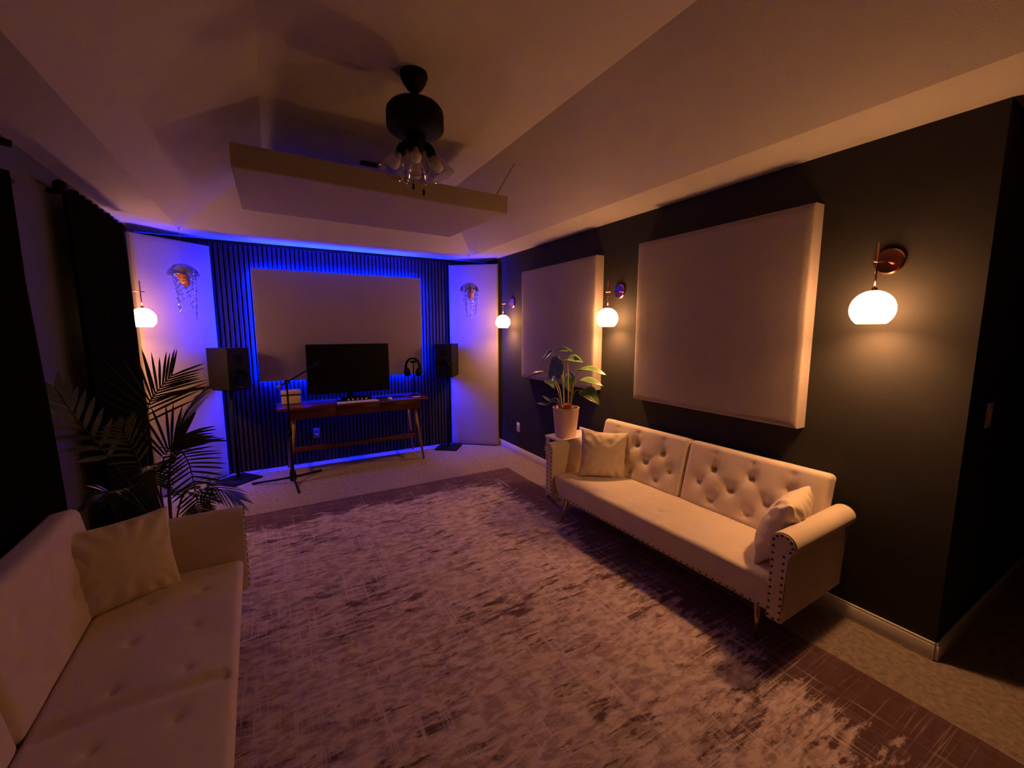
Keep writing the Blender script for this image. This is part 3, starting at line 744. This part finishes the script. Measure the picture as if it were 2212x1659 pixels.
link('microphone_body', LA([(0, -.012), (.016, -.012), (.022, .02), (.024, .10), (0, .102)], 20, q), 'black', t, smooth=True)
link('grille', LA([(.024, .10), (.027, .11), (.027, .15), (.018, .172), (0, .178)], 20, q, True, False), 'felt', t, smooth=True)

# ------------------------------------------------------------------ side table with plant
t = thing('side_table', 'small white side table holding the potted plant, at the sofa end', 'side table', (2.315, 2.932, 0))
TZ = .588
link('table_top', B(-.205, .205, -.145, .145, TZ - .022, TZ, .005), 'white', t)
link('gallery_rail', B(-.02, .205, -.145, -.131, TZ, TZ + .028, .005), 'white', t)
link('gallery_rail', B(.190, .205, -.1305, .145, TZ, TZ + .028, .005), 'white', t)
for sx in (-1, 1):
    for sy in (-1, 1): link('leg', B(sx * .185 - .012, sx * .185 + .012, sy * .124 - .012, sy * .124 + .012, .0155 if sx < 0 else .001, TZ - .022, .002), 'white', t)
link('lower_shelf', B(-.172, .172, -.111, .111, .30, .315, .003), 'white', t)

t = thing('potted_plant', 'leafy green houseplant in a pink tapered pot on the side table', 'plant', (2.245, 2.945, TZ))
PT = .262
prof = [(0, .001), (.088, .001), (.093, .006), (.117, PT - .004), (.1185, PT), (.113, PT), (.110, PT - .03), (0, PT - .032)]
link('pot', LA(prof, 44), 'pot', t, smooth=False)
link('soil', LA([(0, PT - .022), (.06, PT - .020), (.109, PT - .026), (.109, PT - .031), (0, PT - .0315)], 30), 'soil', t, smooth=True)
def leaf_bm(L, Wd, fold, droop, seed, narrow=1.0):
    b_ = bmesh.new(); n, m_ = 14, 4; g = []
    for i in range(n + 1):
        s = i / n
        wv = Wd * (math.sin(PI * min(1, s * 1.0) ** .62) ** .85) * (1 - .15 * s) if 0 < s < 1 else .002
        row = []
        for j in range(-m_, m_ + 1):
            f = j / m_
            x = s * L; y = f * wv; z = fold * abs(f) * wv - droop * s * s * L + .012 * noise.noise(Vector((s * 3 + seed, f * 2, seed)))
            if s < .18: x -= (abs(f)) * .05 * L * (1 - s / .18)
            row.append(b_.verts.new((x, y, z)))
        g.append(row)
    for i in range(n):
        for j in range(2 * m_): b_.faces.new((g[i][j], g[i + 1][j], g[i + 1][j + 1], g[i][j + 1]))
    return b_
def leaf_at(parent, base_xyz, pos, direction, nrm, L, Wd, fold=.25, droop=.15, seed=0., m='monstera'):
    """a petiole from the soil to pos and a blade growing from pos along direction"""
    pos, d, nz = Vector(pos), Vector(direction).normalized(), Vector(nrm).normalized()
    o_ = Vector(parent.location); pos = pos - o_; b0 = Vector(base_xyz)
    yv = nz.cross(d).normalized(); zv = d.cross(yv)
    R = Matrix((d, yv, zv)).transposed().to_4x4()
    bm = leaf_bm(L, Wd, fold, droop, seed); bmesh.ops.transform(bm, matrix=Matrix.Translation(pos) @ R, verts=bm.verts)
    lf = link('leaf', bm, m, parent, smooth=True); md = lf.modifiers.new('s', 'SOLIDIFY'); md.thickness = .0015
    mid = (b0 + pos) / 2 + Vector((0, 0, .06)) + (pos - b0) * .05; mid.x = b0.x + (pos.x - b0.x) * .35; mid.y = b0.y + (pos.y - b0.y) * .35
    bm = bmesh.new(); tube(bm, catmull([b0, mid, pos + d * .01], 8), .006, 8, True, .0028); link('leaf_stalk', bm, 'stem', parent, smooth=True)
zs = PT - .025
XP = 2.25
for (by, pos, d, nn, L, Wd, fo, dr, sd) in [
    ((.00, .02), (XP, 3.10, 1.335), (.15, -1, .35), (-.6, .2, 1), .16, .055, .3, .3, 1.),
    ((.01, .03), (XP, 3.17, 1.335), (-.25, 1, -.75), (-.9, .3, .5), .25, .050, .35, .15, 2.),
    ((-.01, .02), (XP - .03, 2.985, 1.255), (-.1, .85, -.80), (-1, -.1, .15), .27, .115, .12, .1, 3.),
    ((.02, -.01), (XP, 2.955, 1.275), (.1, -1, .12), (-.55, 0, 1), .18, .058, .35, .25, 4.),
    ((.02, -.03), (XP, 2.78, 1.195), (.05, -1, .22), (-.25, .1, 1), .29, .060, .3, .3, 5.),
    ((.02, -.02), (XP + .02, 2.80, 1.095), (.1, -1, .25), (-.35, .1, 1), .24, .060, .3, .35, 6.),
    ((-.02, .03), (XP - .02, 3.30, 1.13), (-.1, 1, -.18), (-.35, -.1, 1), .33, .045, .35, .15, 7.),
    ((.00, -.05), (XP + .00, 2.715, 1.035), (-.15, -1, -.12), (-.45, .1, 1), .20, .075, .15, .45, 8.),
    ((.03, .01), (XP + .10, 3.06, 1.13), (-.2, -.5, -.8), (-1, -.2, .2), .20, .085, .15, .1, 9.),
    ((-.03, .01), (XP - .10, 3.05, 1.10), (-.6, -1, -.1), (-.5, 0, 1), .21, .060, .3, .25, 10.),
    ((-.02, .05), (XP - .03, 3.16, .875), (-.2, 1, .5), (-.6, 0, .8), .12, .014, .3, .2, 11.),
    ((-.03, .05), (XP - .05, 3.19, .835), (-.3, 1, .15), (-.6, 0, .8), .13, .014, .3, .2, 12.)]:
    leaf_at(t, (by[0], by[1], zs), pos, d, nn, L, Wd, fo, dr, sd)
ball = link('orange_ornament', LA([(0, -.036), (.022, -.030), (.036, -.008), (.038, .006), (.028, .026), (.008, .034), (0, .031)], 28), 'orange', None, (2.205, 2.865, TZ + PT + .020), smooth=True)
tag(ball, 'orange ball resting on the soil in the pink pot', 'ornament')

# ------------------------------------------------------------------ palm
t = thing('areca_palm', 'tall dark palm between the dim sofa and the black curtain', 'palm', (-.58, 3.04, 0))
link('pot', LA([(0, .001), (.13, .001), (.15, .02), (.165, .27), (.17, .30), (.158, .30), (.15, .27), (0, .265)], 32), 'black', t, smooth=False)
link('soil', LA([(0, .275), (.08, .274), (.154, .268), (.154, .264), (0, .2645)], 24), 'soil', t)
O = Vector((-.58, 3.04, 0))
def frond(pts, side, n, L, a0=50, a1=25, wid=.011, start=.35, droop=.12, tipL=.6, vee=.25, seed=0):
    """feather leaf: a curved rachis with two rows of narrow leaflets; side = direction of one leaflet row"""
    r_ = random.Random(seed)
    P = catmull([Vector(p) - O for p in pts], 12); N_ = len(P); bm = bmesh.new()
    tube(bm, P, .006, 6, True, .0018)
    side = Vector(side).normalized()
    for s in (1, -1):
        for k in range(n):
            f = start + (1 - start) * (k + .5) / n; i = min(N_ - 2, int(f * (N_ - 1))); fr = f * (N_ - 1) - i
            p = P[i].lerp(P[i + 1], fr); tg = (P[i + 1] - P[i]).normalized()
            sd = (side - tg * side.dot(tg)).normalized(); up = tg.cross(sd)
            an = math.radians(a0 + (a1 - a0) * (k / n)) * (1 + .08 * (r_.random() - .5))
            d = tg * math.cos(an) + sd * s * math.sin(an) + up * vee * (.6 + .5 * r_.random())
            d.normalize(); g = k / n
            ll = L * (.65 + .35 * math.sin(PI * min(1, g * 1.3 + .15))) * (1 - (1 - tipL) * g ** 3) * (.93 + .14 * r_.random())
            wv = d.cross(up).normalized(); prev = None
            for q in range(7):
                u = q / 6; c = p + d * ll * u - Vector((0, 0, droop * ll * u * u)); ww = wid * (.5 + 1.0 * math.sin(PI * min(1, u * .9 + .12)) if q < 6 else .05) * .8
                a, b_ = bm.verts.new(c + wv * ww + up * .002), bm.verts.new(c - wv * ww + up * .002)
                if prev: bm.faces.new((prev[0], a, b_, prev[1]))
                prev = (a, b_)
    return link('frond', bm, 'leaf', t, smooth=False)
b0 = (-.58, 3.04, .27)
frond([b0, (-.66, 3.08, .75), (-.645, 3.12, 1.06), (-.60, 3.15, 1.17), (-.52, 3.17, 1.27)], (1, .1, -.5), 14, .33, 56, 24, .0052, .42, .05, .8, .05, 1)
frond([b0, (-.60, 3.0, .62), (-.555, 2.97, .84), (-.455, 2.95, .945)], (.3, .1, -1), 12, .30, 50, 20, .0058, .60, .14, .85, .05, 2)
frond([b0, (-.57, 3.1, .70), (-.53, 3.15, .90), (-.45, 3.12, 1.06), (-.37, 3.06, 1.17)], (.25, 1, -.2), 18, .22, 30, 14, .0055, .45, .12, .7, -.1, 3)
frond([b0, (-.56, 2.98, .66), (-.50, 2.93, .86), (-.44, 2.86, .80), (-.41, 2.80, .62), (-.40, 2.78, .52)], (1, .15, 0), 22, .17, 76, 55, .0050, .40, .1, .7, .05, 4)
frond([b0, (-.50, 2.97, .58), (-.40, 2.90, .66), (-.29, 2.86, .60), (-.22, 2.84, .545)], (0.2, 1, .2), 14, .19, 52, 24, .0052, .35, .2, .7, .1, 5)
frond([b0, (-.70, 3.0, .62), (-.80, 2.96, .88), (-.89, 2.93, 1.10), (-.945, 2.93, 1.25)], (.45, .85, .3), 9, .20, 62, 30, .012, .45, .05, .8, .0, 6)
frond([b0, (-.70, 2.98, .55), (-.80, 2.92, .68), (-.87, 2.88, .68), (-.91, 2.86, .60)], (0, 1, .1), 12, .14, 55, 28, .006, .45, .2, .7, .1, 7)
frond([b0, (-.64, 2.98, .62), (-.68, 2.94, .88), (-.70, 2.90, 1.0), (-.68, 2.86, 1.06)], (.5, .6, .1), 13, .18, 55, 25, .0055, .4, .15, .7, .1, 8)
frond([b0, (-.60, 2.96, .60), (-.62, 2.90, .78), (-.60, 2.82, .80), (-.56, 2.74, .73)], (1, .1, .0), 15, .19, 64, 34, .0052, .4, .15, .7, .1, 9)
frond([b0, (-.52, 2.98, .52), (-.46, 2.90, .64), (-.40, 2.80, .66), (-.34, 2.72, .61)], (.6, .4, .1), 14, .16, 58, 28, .005, .35, .15, .7, .1, 10)
frond([b0, (-.66, 2.95, .52), (-.70, 2.86, .68), (-.73, 2.77, .72), (-.74, 2.70, .69)], (1, -.1, .1), 13, .14, 58, 28, .0055, .4, .2, .7, .1, 11)

# ------------------------------------------------------------------ camera (fitted to the room)
yaw, pit, roll, h, f = .5212, -.1282, -.0009, 1.5322, 904.525
fw = Vector((math.sin(yaw) * math.cos(pit), math.cos(yaw) * math.cos(pit), math.sin(pit)))
r = Vector((math.cos(yaw), -math.sin(yaw), 0)); u = r.cross(fw)
r2 = r * math.cos(roll) + u * math.sin(roll); u2 = -r * math.sin(roll) + u * math.cos(roll)
cd = bpy.data.cameras.new('camera'); co = bpy.data.objects.new('camera', cd); C.objects.link(co)
co.matrix_world = Matrix((r2, u2, -fw)).transposed().to_4x4(); co.location = (0, 0, h)
cd.sensor_fit = 'HORIZONTAL'; cd.sensor_width = 36; cd.lens = f / 2212 * 36; cd.clip_start = .02
sc.camera = co
sc.cycles.max_bounces = 10; sc.cycles.diffuse_bounces = 5; sc.cycles.transparent_max_bounces = 24
